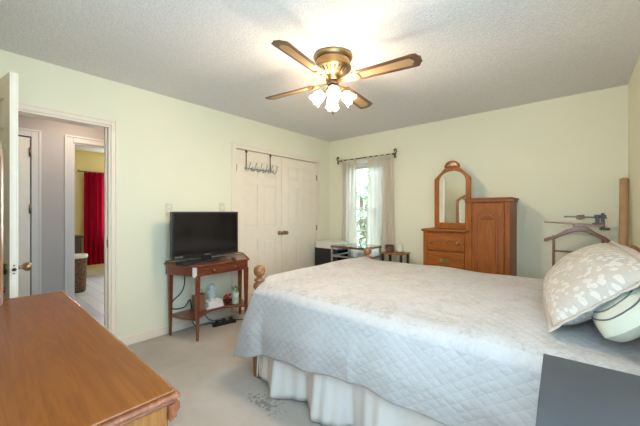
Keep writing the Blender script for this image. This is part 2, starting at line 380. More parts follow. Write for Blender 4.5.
jm = MB().box(-.135, 0, O1-.016, O1, 0, 2.03).box(-.135, 0, O0, O0+.016, 0, 2.03).box(-.135, 0, O0+.016, O1-.016, 2.014, 2.03).box(-.09, -.05, O1-.028, O1-.016, 0, 2.014)
tj = struct('trim_5', jm, M['trim'])
mk('strike_plate', MB().box(-.045, -.015, O1-.019, O1-.016, .93, 1.0), M['oldbrass'], parent=tj)
struct('trim_6', MB().box(-1.2, -1.1, -2.486, -2.47, 0, 2.03).box(-1.2, -1.1, -3.235, -3.219, 0, 2.03).box(-1.2, -1.1, -3.219, -2.486, 2.014, 2.03), M['halltrim'])

def leaf_mesh(w, h, t=.035, both=True):
    """six panel door leaf: local x across thickness (0..t), y 0..w, z 0..h"""
    mb = MB(); d = .007
    mb.box(d, t-d, 0, w, 0, h)
    st = .105; ms = .09; cw = (w - 2*st - ms)/2
    rows = [(.22, .88), (1.04, 1.60), (1.70, h-.125)]
    sides = [(0, d), (t-d, t)]
    for a0, a1 in sides:
        mb.box(a0, a1, 0, st, 0, h); mb.box(a0, a1, w-st, w, 0, h)
        zs = [0] + [z for r in rows for z in r] + [h]
        for i in range(0, len(zs), 2): mb.box(a0, a1, st, w-st, zs[i], zs[i+1])
        for z0, z1 in rows: mb.box(a0, a1, st+cw, st+cw+ms, z0, z1)
        for z0, z1 in rows:
            for y0 in (st, st+cw+ms):
                e = .016; g = .034
                xs = (d, d*.25) if a0 == 0 else (t-d, t-d*.25)
                P0 = [(y0+e, z0+e), (y0+cw-e, z0+e), (y0+cw-e, z1-e), (y0+e, z1-e)]; P1 = [(y0+g, z0+g), (y0+cw-g, z0+g), (y0+cw-g, z1-g), (y0+g, z1-g)]
                vs = [(xs[0], p, q) for p, q in P0] + [(xs[1], p, q) for p, q in P1]
                mb.add(vs, [(4,5,6,7)] + [(i, (i+1) % 4, 4+(i+1) % 4, 4+i) for i in range(4)])
    return mb
def knob(name, parent, loc, d, mat, r=.028):
    """round door knob pointing along d from loc"""
    return mk(name, MB().lathe([(.0, 0), (.03, 0), (.03, .006), (.012, .012), (.010, .032), (r*.7, .038), (r, .052), (r*.95, .064), (r*.5, .072), (0, .073)], axis=d), mat, parent, loc)
# bedroom door leaf standing open
d1 = sempty('door_1', (.015, -3.965, 0), radians(0))
ang = atan2(-3.835+3.955, .80)
leafw = .80
# local y along leaf -> world direction (cos ang, sin ang)
d1.location = (.035, -3.945, 0); d1.rotation_euler = (0, 0, ang - pi/2)
mk('door_panel', leaf_mesh(leafw, 2.02), M['leafpaint'], d1, (0, 0, .008), bevel=.0015)
knob('door_knob', d1, (.035, leafw-.065, .93), (1,0,0), M['oldbrass'])
knob('door_knob', d1, (0, leafw-.065, .93), (-1,0,0), M['oldbrass'])
mk('latch_plate', MB().box(.007, .028, leafw, leafw+.002, .90, .96), M['plate'], d1)
for z_ in (.908, .952): mk('screw', MB().ball((.0175, leafw+.002, z_), .004, n=8), M['bronze'], d1)
mk('latch_bolt', MB().lathe([(0,0),(.009,0),(.009,.008),(0,.009)], axis=(0,1,0)), M['bronze'], d1, (.0175, leafw+.002, .93))
# closet doors
for i, (y0, y1, nm) in enumerate(((K0+.004, -1.092, 'door_2'), (-1.088, K1-.004, 'door_3'))):
    dd = sempty(nm, (-.037, y0, 0))
    w = y1-y0
    mk('door_panel', leaf_mesh(w, 2.02), M['doorpaint'], dd, (0, 0, .012), bevel=.0015)
    knob('door_knob', dd, (.035, (w-.045) if i == 0 else .05, .955), (1,0,0), M['oldbrass'], .026)
    for z in (.25, 1.0, 1.80):
        mk('hinge', MB().box(.035, .038, (0 if i == 0 else w-.012), (.012 if i == 0 else w), z-.04, z+.04).tube([(.041, 0 if i == 0 else w, z-.045), (.041, 0 if i == 0 else w, z+.045)], .006), M['oldbrass'], dd)
# hall closet door
dd = sempty('door_4', (-1.14, -4.326, 0)); w = .745
mk('door_panel', MB().box(0, .035, 0, w, .01, 2.02), M['leafpaint'], dd, bevel=.002)
for z in (.25, 1.28, 1.87): mk('hinge', MB().tube([(.045, w-.004, z-.045), (.045, w-.004, z+.045)], .009), M['oldbrass'], dd)
# open leaf of the far bedroom door, swung into the far room
dd = sempty('door_5', (-1.222, -3.24, 0), radians(172)); mk('door_panel', leaf_mesh(.73, 2.02), M['leafpaint'], dd, (0, 0, .008), bevel=.0015)
for z in (.3, 1.05, 1.82): mk('hinge', MB().tube([(-.004, .0, z-.045), (-.004, .0, z+.045)], .008), M['oldbrass'], dd)
knob('door_knob', dd, (.035, .67, .95), (1,0,0), M['oldbrass'])
# windows
def window(name, axis, a, u0, u1, z0, z1, mat):
    """frame inside a hole; axis 'y': wall plane y=a.. ; u along x"""
    w = sempty(name)
    bx = (lambda mb, b0, b1, p0, p1, q0, q1: mb.box(p0, p1, b0, b1, q0, q1)) if axis == 'y' else (lambda mb, b0, b1, p0, p1, q0, q1: mb.box(b0, b1, p0, p1, q0, q1))
    mb = MB(); f = .035
    bx(mb, a+.03, a+.12, u0, u0+f, z0, z1); bx(mb, a+.03, a+.12, u1-f, u1, z0, z1); bx(mb, a+.03, a+.12, u0+f, u1-f, z0, z0+f); bx(mb, a+.03, a+.12, u0+f, u1-f, z1-f, z1)
    mk('window_frame', mb, mat, w)
    zm = (z0+z1)/2; i0, i1 = u0+f, u1-f
    mb = MB(); s = .03
    for (b0, b1, q0, q1) in ((a+.075, a+.10, zm-.015, z1-f), (a+.045, a+.07, z0+f, zm+.015)):
        bx(mb, b0, b1, i0, i0+s, q0, q1); bx(mb, b0, b1, i1-s, i1, q0, q1); bx(mb, b0, b1, i0+s, i1-s, q0, q0+s); bx(mb, b0, b1, i0+s, i1-s, q1-s, q1)
        um = (i0+i1)/2; bx(mb, b0+.005, b1-.005, um-.008, um+.008, q0+s, q1-s)
        qm = (q0+q1)/2; bx(mb, b0+.005, b1-.005, i0+s, um-.008, qm-.008, qm+.008); bx(mb, b0+.005, b1-.005, um+.008, i1-s, qm-.008, qm+.008)
    mk('window_sash', mb, mat, w)
    mb = MB(); bx(mb, a+.086, a+.089, i0+s, i1-s, zm, z1-f-s); bx(mb, a+.056, a+.059, i0+s, i1-s, z0+f+s, zm)
    mk('window_pane', mb, M['pane'], w)
    mb = MB(); c = .06
    bx(mb, a-.014 if axis == 'y' else a-.014, a, u0-c, u0, z0-c, z1+c); bx(mb, a-.014, a, u1, u1+c, z0-c, z1+c); bx(mb, a-.014, a, u0, u1, z1, z1+c); bx(mb, a-.014, a, u0, u1, z0-c, z0)
    mk('window_casing', mb, mat, w, bevel=.003)
    mb = MB(); bx(mb, a-.03, a+.03, u0, u1, z0, z0+.018); mk('window_sill', mb, mat, w)
    return w
window('window_1', 'y', 0, .38, 1.04, .58, 2.0, M['white'])
window('window_2', 'x', RX, -4.03, -3.17, .82, 2.08, M['white'])
# unseen near window, added to go with the fill light; built turned round
w3 = window('added_window', 'y', 0, -.40, .40, .82, 2.08, M['white']); w3.location = (3.02, NY, 0); w3.rotation_euler = (0, 0, pi)
# outdoors
struct('ground_outside', MB().box(-8, 12, .3, 30, -.65, -.55), M['lawn'])
def tree(x, y, r, zc, label):
    t = thing('garden_tree', label, 'tree', (x, y, -.55), 0, None)
    rnd = random.Random(int(x*10)); c = MB()
    for k in range(420):
        d = Vector((rnd.gauss(0,1), rnd.gauss(0,1), rnd.gauss(0,1))).normalized()*r*rnd.uniform(.35, 1)
        p = Vector((d.x, d.y, zc+d.z*1.15)); n = Vector((rnd.gauss(0,1), rnd.gauss(0,1), rnd.gauss(0,1))).normalized(); a = n.orthogonal().normalized(); b = n.cross(a); s = rnd.uniform(.06, .13)
        c.add([p-a*s, p-b*s*.5, p+a*s, p+b*s*.5], [(0,1,2,3)])
    mk('crown', c, M['foliage'], t); mk('trunk', MB().tube([(0,0,-.01),(.03,0,zc*.5),(0,.02,zc+.3)], [.12,.09,.05]), M['bark'], t)
tree(-1.3, 3.0, 1.0, 1.9, 'leafy green tree growing close outside the curtained window')
tree(-3.4, 6.6, 1.7, 2.6, 'larger leafy tree farther behind outside the curtained window')

# ------------------------------------------------------------------ foreground dresser
DZ = .80; L_ = 1.495; D_ = .46
dr = thing('dresser', 'long orange-brown polished wooden dresser beside the open door', 'dresser', (2.452, -3.663, 0), radians(179.3))
# local: x 0..L (away to the left), y 0..D (towards near wall)
bd = MB().box(.025, L_-.025, .025, D_-.005, .07, DZ-.035).box(.04, L_-.04, .05, D_-.02, 0, .07)
mk('body', bd, M['dresser_z'], dr, bevel=.002)
mk('moulding', MB().box(0, L_, 0, D_, DZ-.022, DZ-.008).box(.01, L_-.01, .01, D_-.003, DZ-.035, DZ-.022), M['moulding'], dr, bevel=.006, seg=3)
mk('dresser_top', MB().box(.012, L_-.012, .012, D_-.006, DZ-.008, DZ), M['dresser'], dr, bevel=.005, seg=2)
for i in range(2):
    sc = MB()
    x = .008 if i == 0 else L_-.028
    sc.prism([(.0, DZ-.035), (.0, DZ-.05), (.008, DZ-.058), (.008, DZ-.068), (.024, DZ-.075), (.024, DZ-.035)], x, x+.02, 'x')
    mk('corner_bracket', sc, M['moulding'], dr)
n = 0
for r in range(3):
    for c in range(2):
        z0 = .10 + r*.215; x0 = .05 + c*(L_-.1)/2
        d = mk('drawer', MB().box(x0+.01, x0+(L_-.1)/2-.01, .007, .025, z0, z0+.19), M['dresser'], dr, bevel=.006)
        for q in (.2, .8):
            xx = x0 + (L_-.1)/2*q
            mk('drawer_pull', MB().tube([(xx-.045, .007, z0+.10), (xx-.04, -.012, z0+.09), (xx, -.018, z0+.08), (xx+.04, -.012, z0+.09), (xx+.045, .007, z0+.10)], .005), M['oldbrass'], d)
# mirror on the dresser (seen edge on at the picture's left border)
mr = sempty_m = bpy.data.objects.new('mirror_frame_holder', None)
bpy.data.objects.remove(mr)
mx0, mx1 = 0.0, 1.22
def arch(w, z0, zs, zt, n=14, clip=.0):
    P = [(0, z0), (w, z0), (w, zs)]
    for i in range(n+1):
        a = i/n; x = w*(1-a); s = sin(pi*a); P.append((x, zs + (zt-zs)*(s**.8)))
    return P
def ring_prism(mb, outer, inner, a0, a1, axis='y'):
    """frame between two polygons with same number of points"""
    n = len(outer); m = (lambda p, q, a: (p, a, q)) if axis == 'y' else (lambda p, q, a: (a, p, q))
    vs = [m(p, q, a) for a in (a0, a1) for poly in (outer, inner) for p, q in poly]
    fs = []
    for i in range(n):
        j = (i+1) % n
        fs += [(i, j, n+j, n+i), (2*n+i, 3*n+i, 3*n+j, 2*n+j), (i, 2*n+i, 2*n+j, j), (n+i, n+j, 3*n+j, 3*n+i)]
    return mb.add(vs, fs)
def inset(poly, d, c):
    out = []
    n = len(poly)
    for i in range(n):
        p0, p1, p2 = Vector(poly[i-1]), Vector(poly[i]), Vector(poly[(i+1) % n])
        e1 = (p1-p0); e2 = (p2-p1)
        if e1.length < 1e-6: e1 = e2
        if e2.length < 1e-6: e2 = e1
        n1 = Vector((-e1.y, e1.x)).normalized(); n2 = Vector((-e2.y, e2.x)).normalized(); b = (n1+n2)
        if b.length < .3: b = n1
        b.normalize(); k = d/max(.4, b.dot(n1)); out.append((p1.x+b.x*k, p1.y+b.y*k))
    return out
# mirror local frame: dresser-local; plane turned a little towards the room
A_ = arch(1.22, DZ+.004, 1.53, 1.74); B_ = inset(A_, .065, None)
mm = MB(); ring_prism(mm, A_, B_, -.016, .016)
bm_ = mk('mirror_frame', mm, M['dresser_z'], dr, bevel=.005)
# far end of mirror at world (1.10,-3.885) ; turn
wm = Matrix.Translation((1.08, -3.915, 0)) @ Matrix.Rotation(radians(-9), 4, 'Z')
dm_ = Matrix.Translation((2.452, -3.663, 0)) @ Matrix.Rotation(radians(179.3), 4, 'Z')
lm = dm_.inverted() @ wm
bm_.matrix_local = lm
mk('mirror_glass', MB().prism(inset(A_, .060, None), -.006, .002, 'y'), M['mirror'], bm_)
mk('mirror_bevel_strip', ring_prism(MB(), inset(A_, .062, None), inset(A_, .078, None), .002, .006), M['paper'], bm_, label='pale bevelled border of the mirror glass')

# ribbon hanging on the door knob
kx = Vector((.035, -3.945, 0)) + Vector((cos(ang), sin(ang), 0))*(leafw-.065) + Vector((sin(ang), -cos(ang), 0))*.05
rb = thing('ribbon_tassel', 'purple and red beaded ribbon with white tails hanging from the open door knob', 'ribbon', (kx.x, kx.y, 0))
mk('loop', MB().tube([(0.034*cos(a), 0.034*sin(a)*.0-.0, .932+.03*sin(a)-.01) for a in [2*pi*k/14 for k in range(14)]], .005, closed=True), M['black'], rb)
tw = MB()
for k in range(9):
    tw.ball((random.uniform(-.02,.02), random.uniform(-.012,.012)-.01, .90-.012*k), .012, n=8)
mk('beads', tw, M['tassel'], rb)
for s in (-1, 1): mk('ribbon_tail', MB().tube([(s*.012, -.01, .90), (s*.018, -.015, .87), (s*.012, -.012, .83), (s*.02, -.01, .79)], [.006,.006,.005,.004]), M['paper'], rb, label='white ribbon tail')

# ------------------------------------------------------------------ wall plates
def plate(name, y, z, label, holes):
    p = thing(name, label, 'wall plate', (0, y, z), 0, 'plates on the wall behind the television')
    mk('cover', MB().box(0, .006, -.036, .036, -.058, .058), M['plate'], p, bevel=.003)
    for dz in holes: mk('socket', MB().box(.006, .009, -.016, .016, dz-.014, dz+.014), M['paper'], p, bevel=.003)
plate('wall_outlet', -2.655, 1.28, 'beige wall plate on the mint wall at the left edge of the television', (-.022, .022))
plate('wall_outlet', -2.04, 1.30, 'beige wall plate peeking above the right half of the television', (0,))

# ------------------------------------------------------------------ hook rack over the closet door
hk = thing('door_hook_rack', 'dark metal six-hook rack hung over the top of the left closet door', 'hook rack', (0, -1.50, 1.80))
for y in (-.20, .195):
    mk('strap', MB().box(.003, .006, y-.007, y+.007, .0, .236).box(-.033, .006, y-.007, y+.007, .2365, .2385).box(.006, .012, y-.014, y+.014, .205, .230), M['bronze'], hk)
mk('bar', MB().box(.006, .011, -.235, .25, .0, .014), M['steel'], hk, bevel=.002)
for k in range(6):
    y = -.215 + k*.09
    mk('hook', MB().tube([(.012, y, .02), (.016, y, -.01), (.03, y+.004, -.025), (.055, y+.010, -.02), (.07, y+.018, .01), (.075, y+.024, .05), (.08, y+.028, .065)], .0055).ball((.08, y+.028, .068), .009, n=8)
       .tube([(.012, y, .0), (.03, y, .02), (.04, y, .03)], .004), M['steel'], hk)

# ------------------------------------------------------------------ ceiling fan
FX, FY = 1.783, -2.184
fan = thing('ceiling_fan', 'antique brass ceiling fan with four caned wooden blades and lit tulip lamps', 'ceiling fan', (FX, FY, 2.44))
mk('canopy', MB().lathe([(.15, 0), (.15, -.012), (.138, -.03), (.132, -.034)][::-1] if False else [(.132,-.036),(.138,-.03),(.15,-.012),(.15,0)], n=40), M['brass'], fan)
# ribbed band
P = []
for k in range(120):
    a = 2*pi*k/120; r = .128 + (.003 if k % 2 else 0)
    P.append([(r*cos(a), r*sin(a), z) for z in (-.036, -.08)])
mk('ribbed_band', MB().grid(P, True), M['oldbrass'], fan)
hz = mk('motor_housing', MB().lathe([(.02,-.187),(.05,-.185),(.056,-.165),(.062,-.148),(.075,-.142),(.128,-.102),(.140,-.094),(.140,-.082),(.128,-.078)], n=48), M['brass'], fan)
sl = MB()
for k in range(24):
    a = 2*pi*k/24; c, s = cos(a), sin(a)
    def pt(r, z, w, o): return (r*c - w*s + o*c, r*s + w*c + o*s, z - o)
    o = .0025
    sl.add([pt(.084,-.1353,-.0035,o), pt(.084,-.1353,.0035,o), pt(.121,-.1073,.0075,o), pt(.121,-.1073,-.0075,o)], [(0,1,2,3)])
mk('vent_slots', sl, M['slot'], hz)
mk('hub', MB().lathe([(.0,-.215),(.04,-.213),(.046,-.205),(.046,-.185)], n=24), M['bronze'], fan)
def blade_outline(r0, r1, w0, w1, c):
    return [(r0, -w0/2), (r0+.02, -w0/2-.004), (r1-c*1.6, -w1/2), (r1-c*.8, -w1/2+.004), (r1-.012, -w1/2+c), (r1, -w1/2+c*1.3), (r1, w1/2-c*1.3), (r1-.012, w1/2-c), (r1-c*.8, w1/2-.004), (r1-c*1.6, w1/2), (r0+.02, w0/2+.004), (r0, w0/2)]
blades = []
for k in range(4):
    a = radians(8.2 + 90*k)
    if k == 0:
        b0 = mk('fan_blade', MB().prism(blade_outline(.165, .665, .095, .132, .03), -.003, .003, 'z'), M['blade'], fan, (0, 0, -.19), (radians(-12), 0, a), bevel=.0015)
        mk('cane_panel', MB().prism(blade_outline(.235, .615, .05, .074, .018), -.0042, .0042, 'z'), M['cane'], b0)
        br = MB()
        br.prism([(.04, -.018), (.09, -.012), (.13, -.03), (.19, -.042), (.215, -.03), (.225, 0), (.215, .03), (.19, .042), (.13, .03), (.09, .012), (.04, .018)], -.0085, -.0035, 'z')
        br.tube([(.155+.022*cos(q), .022*sin(q), -.011) for q in [2*pi*i/12 for i in range(12)]], .004, closed=True)
        br.ball((.155, 0, -.011), .007, n=8)
        for s in (-1, 1): br.ball((.2, s*.026, -.009), .005, n=8)
        mk('blade_bracket', br, M['brass'], b0)
        blades = [b0]
    else:
        b = b0.copy(); COL.objects.link(b); b.rotation_euler = (radians(-12), 0, a)
        for ch in list(b0.children):
            q = ch.copy(); COL.objects.link(q); q.parent = b
# light kit
mk('light_fitter', MB().lathe([(0,-.30),(.012,-.295),(.02,-.28),(.045,-.268),(.052,-.25),(.048,-.235),(.03,-.225),(.03,-.214)], n=24), M['brass'], fan)
for k in range(4):
    a = radians(-49.5 + 90*k); d = Vector((cos(a), sin(a), 0)); ax = (d*.75 + Vector((0,0,-.66))).normalized()
    p0 = d*.045 + Vector((0,0,-.25)); p1 = p0 + ax*.035
    mk('lamp_arm', MB().tube([d*.03 + Vector((0,0,-.245)), p0, p1], .009).lathe([(.012,-.008),(.021,0),(.024,.012),(.022,.016)], c=p1, axis=ax, n=16), M['brass'], fan)
    Mx = ax.to_track_quat('Z','Y').to_matrix(); P = []
    prof = [(.022,.008),(.034,.022),(.041,.042),(.040,.062),(.043,.080),(.053,.098)]
    for i in range(37):
        w = 2*pi*i/36; row = []
        for j, (r, h) in enumerate(prof):
            fr = 1 + .10*cos(w*6)*(j/5)**2; row.append(p1 + Mx @ Vector((r*fr*cos(w), r*fr*sin(w), h + .006*cos(w*6)*(j/5)**2)))
        P.append(row)
    sh = mk('lamp_shade', MB().grid(P), M['shade'], fan)
    bu = MB().lathe([(.010,.012),(.012,.025),(.020,.045),(.022,.058),(.016,.072),(0,.079)], c=p1, axis=ax, n=14)
    mk('light_bulb', bu, M['bulb'], sh)
pc = [(.0, -.0, -.30 - .012*i) for i in range(9)]
mk('pull_chain', MB().tube(pc, .0015), M['brass'], fan)
mk('chain_pendant', MB().lathe([(0,-.44),(.008,-.434),(.011,-.42),(.006,-.405),(0,-.395)], n=12), M['bronze'], fan)

# ------------------------------------------------------------------ television table
TX, TY = 0, -2.275
tb = thing('console_table', 'narrow cherry console table with splayed corners under the television', 'table', (.028, TY, 0))
TZ = .735
def top_poly(o=0): return [(.0, -.43-o), (.0+.05, -.43-o), (.40+o, -.30-o*.5), (.40+o, .30+o*.5), (.05, .47+o), (0, .47+o)]
mk('table_top', MB().prism(top_poly(.012), TZ-.02, TZ, 'z'), M['cherry'], tb, bevel=.005)
mk('apron', ring_prism(MB(), [(p, q) for p, q in top_poly(0)], [(p, q) for p, q in inset(top_poly(0), .016, None)], 0, 1, 'y') if False else MB().prism(top_poly(-.008), TZ-.115, TZ-.02, 'z'), M['cherry'], tb, bevel=.002)
# gallery rim
mk('gallery_rim', MB().tube([(.06, -.425, TZ+.012), (.004, -.425, TZ+.014), (.004, 0, TZ+.014), (.004, .465, TZ+.014), (.06, .465, TZ+.012), (.25, .37, TZ+.010), (.385, .30, TZ+.006)], .007), M['cherry'], tb)
dw = mk('drawer', MB().box(.392, .397, -.22, .22, TZ-.10, TZ-.035), M['cherry'], tb, bevel=.003)
for y in (-.12, .12): mk('drawer_knob', MB().lathe([(.004,0),(.004,.01),(.011,.014),(.011,.02),(0,.024)], axis=(1,0,0), n=12), M['oldbrass'], dw, (.397, y, TZ-.067))
for (x, y) in ((.045, -.395), (.385, -.285), (.375, .285), (.045, .435)):
    mk('leg', MB().frust(x, y, 0, TZ-.10, .022, .022, .042, .042), M['cherry'], tb, bevel=.003)
SH = [(.035, -.46)] + [(.39, -.29)] + [(.39 - .15*sin(pi*i/10), -.29 + .58*i/10) for i in range(1, 10)] + [(.385, .29), (.035, .45)]
SH = [(.03, -.41), (.21, -.365), (.39, -.30)] + [(.395 - .17*sin(pi*i/10)**.8, -.29 + .58*i/10) for i in range(1, 10)] + [(.39, .30), (.21, .375), (.03, .44)]
mk('shelf', MB().prism(SH, .195, .213, 'z'), M['cherry'], tb, bevel=.003)
mk('paper_tag', MB().add([(.360,-.322,TZ-.118),(.405,-.300,TZ-.118),(.405,-.300,TZ-.022),(.360,-.322,TZ-.022)], [(0,1,2,3)]), M['paper'], tb, solid=.001, label='pale square paper tag on the left front corner')
# television
tv = thing('television', 'black flat-screen television on the cherry console table', 'television', (.25, -2.36, TZ))
mk('tv_frame', MB().box(-.05, 0, -.372, .372, .055, .518).box(-.075, -.05, -.25, .25, .12, .40), M['black'], tv, bevel=.004)
mk('tv_screen', MB().box(0, .002, -.350, .350, .092, .500), M['screen'], tv)
P = [( .11*cos(a)-.02, .15*sin(a)) for a in [2*pi*k/32 for k in range(32)]]
mk('tv_stand', MB().prism(P, .001, .012, 'z').box(-.04, -.015, -.05, .05, .012, .06), M['black'], tv, bevel=.002)
mk('logo_mark', MB().box(0, .0015, -.035, .035, .068, .076), M['steel'], tv, label='small silver maker mark under the screen')
mk('sticker_strip', MB().box(0, .0015, -.345, -.265, .064, .078), M['steel'], tv, label='silver strip of small print at the lower left of the bezel')
def single(name, mb, mat, label, cat, loc=(0,0,0), rot=(0,0,0), group=None, **k):
    o = mk(name, mb, mat, loc=loc, rot=rot, **k); return tag(o, label, cat, group)
single('media_player', MB().box(-.05, .05, -.09, .09, 0, .03), M['black'], 'small black flat media box at the left front of the television', 'media player', (.29, -2.61, TZ), (0,0,radians(24)), bevel=.004)
rc = thing('remote_control', 'slim black remote control lying right of the television stand', 'remote control', (.37, -2.13, TZ), radians(62))
mk('case', MB().box(-.02, .02, -.08, .08, 0, .016), M['black'], rc, bevel=.004)
mk('buttons', MB().box(-.013, -.005, -.06, .06, .016, .018).box(.005, .013, -.06, .06, .016, .018), M['slot'], rc)
# things on the shelf
SZ = .213
for k, (w, d, h, m) in enumerate(((.15, .20, .022, 'paper'), (.14, .185, .026, 'white'), (.13, .17, .018, 'paper'))):
    z = SZ + sum((.0225, .0265)[:k])
    bk = thing('book', ['white book at the bottom of the stack on the console shelf', 'white book in the middle of the stack on the console shelf', 'white book on top of the shelf stack beneath the crystal figurine'][k], 'book', (.15, -2.25, z), radians((-4, 5, -2)[k]), 'books stacked on the console shelf')
    mk('pages', MB().box(-w/2+.004, w/2-.004, -d/2+.004, d/2-.004, .002, h-.002), M['paper'], bk)
    mk('cover', MB().box(-w/2, w/2, -d/2, d/2, 0, .002).box(-w/2, w/2, -d/2, d/2, h-.002, h).box(-w/2, -w/2+.003, -d/2, d/2, .002, h-.002), M[m], bk)
single('crystal_figurine', MB().lathe([(.035,0),(.04,.01),(.03,.03),(.045,.06),(.052,.09),(.045,.115),(.028,.125),(.036,.145),(.034,.165),(.018,.18),(.0,.182)], n=10, smooth=False), M['frost'], 'pale faceted crystal figurine standing on the stacked books', 'figurine', (.15, -2.26, SZ+.0675))
bg_ = thing('gift_bag', 'dark brown paper bag leaning on the console shelf beside the books', 'bag', (.17, -2.42, SZ))
mk('bag_body', MB().frust(0, 0, 0, .17, .09, .11, .06, .12), M['kraft'], bg_, bevel=.004)
mk('bag_handle', MB().tube([(0, -.04, .168), (0, -.035, .21), (0, 0, .235), (0, .035, .21), (0, .04, .168)], .004), M['steel'], bg_)
jar = thing('jar_of_greenery', 'pale green jar holding leafy sprigs on the right end of the console shelf', 'jar', (.26, -2.03, SZ))
mk('glass_jar', MB().lathe([(.034,0),(.038,.01),(.036,.06),(.038,.12),(.03,.135),(.032,.14)], n=18), M['bottle'], jar)
lv = MB(); r_ = random.Random(3)
for k in range(26):
    a = r_.uniform(0, 2*pi); p = Vector((cos(a)*r_.uniform(0,.03), sin(a)*r_.uniform(0,.03), r_.uniform(.13,.19))); q = p + Vector((cos(a)*.035, sin(a)*.035, r_.uniform(0,.03))); s = (q-p).cross(Vector((0,0,1))).normalized()*.012
    lv.add([p, (p+q)/2+s, q, (p+q)/2-s], [(0,1,2,3)])
mk('leaves', lv, M['green'], jar, solid=.001)
fl_ = thing('flower_dish', 'small dark dish of red flowers on the shelf beside the green jar', 'flowers', (.17, -2.08, SZ))
mk('dish', MB().lathe([(.03,0),(.035,.004),(.05,.03),(.052,.04),(.045,.036),(.03,.01),(0,.008)], n=18), M['bronze'], fl_)
fw = MB()
for k in range(12):
    a = k*2.4; rr = .035*sqrt(k/12); fw.ball((rr*cos(a), rr*sin(a), .05+.02*(k % 3)), .017, sz=.7, n=8)
mk('blossoms', fw, M['redfabric'], fl_)
# cables
def spline(pts, n=10):
    P = [Vector(p) for p in pts]; out = []
    for i in range(len(P)-1):
        a = P[max(0,i-1)]; b = P[i]; c = P[i+1]; d = P[min(len(P)-1,i+2)]
        for k in range(n):
            t = k/n; out.append(.5*((2*b)+(-a+c)*t+(2*a-5*b+4*c-d)*t*t+(-a+3*b-3*c+d)*t**3))
    return out + [P[-1]]
cb = thing('power_cable', 'looped black cables hanging behind the console table down to the floor', 'cable', (0, -2.44, 0))
mk('cord', MB().tube(spline([(.02,-.07,.68),(.022,-.06,.5),(.03,-.10,.40),(.05,-.20,.33),(.06,-.20,.26),(.05,-.08,.245),(.022,.0,.30),(.02,.02,.17),(.03,.05,.012),(.10,.20,.008),(.18,.30,.008)]), .006), M['black'], cb)
mk('cord', MB().tube(spline([(.018,.12,.70),(.018,.10,.45),(.02,.14,.25),(.02,.2,.05),(.08,.3,.008),(.2,.42,.008),(.28,.55,.008)]), .005), M['black'], cb)
ps = thing('power_strip', 'black power strip with plugs lying on the carpet under the console table', 'power strip', (.22, -2.15, 0), radians(-12))
mk('case', MB().box(-.025, .025, -.13, .13, .0, .035), M['black'], ps, bevel=.005)
for k in range(3): mk('plug', MB().box(-.015, .015, -.10+k*.08, -.065+k*.08, .035, .065), M['black'], ps, bevel=.004)
single('fallen_cable', MB().tube(spline([(.06,-2.61,.30),(.10,-2.57,.12),(.14,-2.50,.01),(.22,-2.44,.008),(.30,-2.40,.008)]), .008), M['black'], 'thick black cord trailing to the carpet beside the left table legs', 'cable') if False else None

# ------------------------------------------------------------------ bed
BX0, BX1, BY0, BY1 = 1.365, 3.50, -2.56, -1.0
bed = thing('bed', 'honey wood bed with turned ball-top posts', 'bed', (BX0, BY0, 0))
def turned(h, sq=.085):
    """square shaft to h-.20 then turned collars and ball"""
    s = h - .22
    m = MB().frust(0, 0, 0, s, sq*.75, sq*.75, sq, sq)
    r = sq/2
    m.lathe([(r*1.15, s), (r*1.2, s+.012), (r*.62, s+.026), (r*.8, s+.034), (r*1.12, s+.055), (r*.98, s+.08), (r*.6, s+.092), (r*.95, s+.100), (r*.95, s+.112), (r*.45, s+.124), (r*.55, s+.132), (r*.95, s+.152), (r*1.07, s+.176), (r*.95, s+.200), (r*.5, s+.216), (0, s+.22)], n=24)
    return m
W_ = BY1-BY0; LN = BX1-BX0
for (x, y, h, mt) in ((0, 0, .845, 'pine'), (0, W_, .845, 'bedwood'), (LN, 0, 1.02, 'pine'), (LN, W_, 1.02, 'pine')):
    mk('bed_post', turned(h), M[mt], bed, (x, y, 0), bevel=0)
# footboard with scrolled top
Pf = [(.035, .20)] + [(W_-.035, .20)] + [(W_-.035-(W_-.07)*i/24, .625 + .085*sin(pi*min(1, 4*min(i/24, 1-i/24))/2)**1.2) for i in range(25)]
mk('footboard', MB().prism(Pf, -.016, .016, 'x'), M['bedwood'], bed, bevel=.005)
Pf = [(.035, .30)] + [(W_-.035, .30)] + [(W_-.035-(W_-.07)*i/24, .80 + .12*sin(pi*i/24)) for i in range(25)]
mk('headboard', MB().prism(Pf, LN-.016, LN+.016, 'x'), M['bedwood'], bed, bevel=.005)
for y in (.0, W_): mk('side_rail', MB().box(.035, LN-.035, y-.012, y+.012, .22, .36), M['bedwood'], bed, bevel=.003)
mk('box_spring', MB().box(.05, LN-.03, .02, W_-.02, .30, .47), M['mattress'], bed, bevel=.02)
mk('mattress', MB().box(.05, LN-.03, .005, W_-.005, .475, .69), M['mattress'], bed, bevel=.05, seg=4)

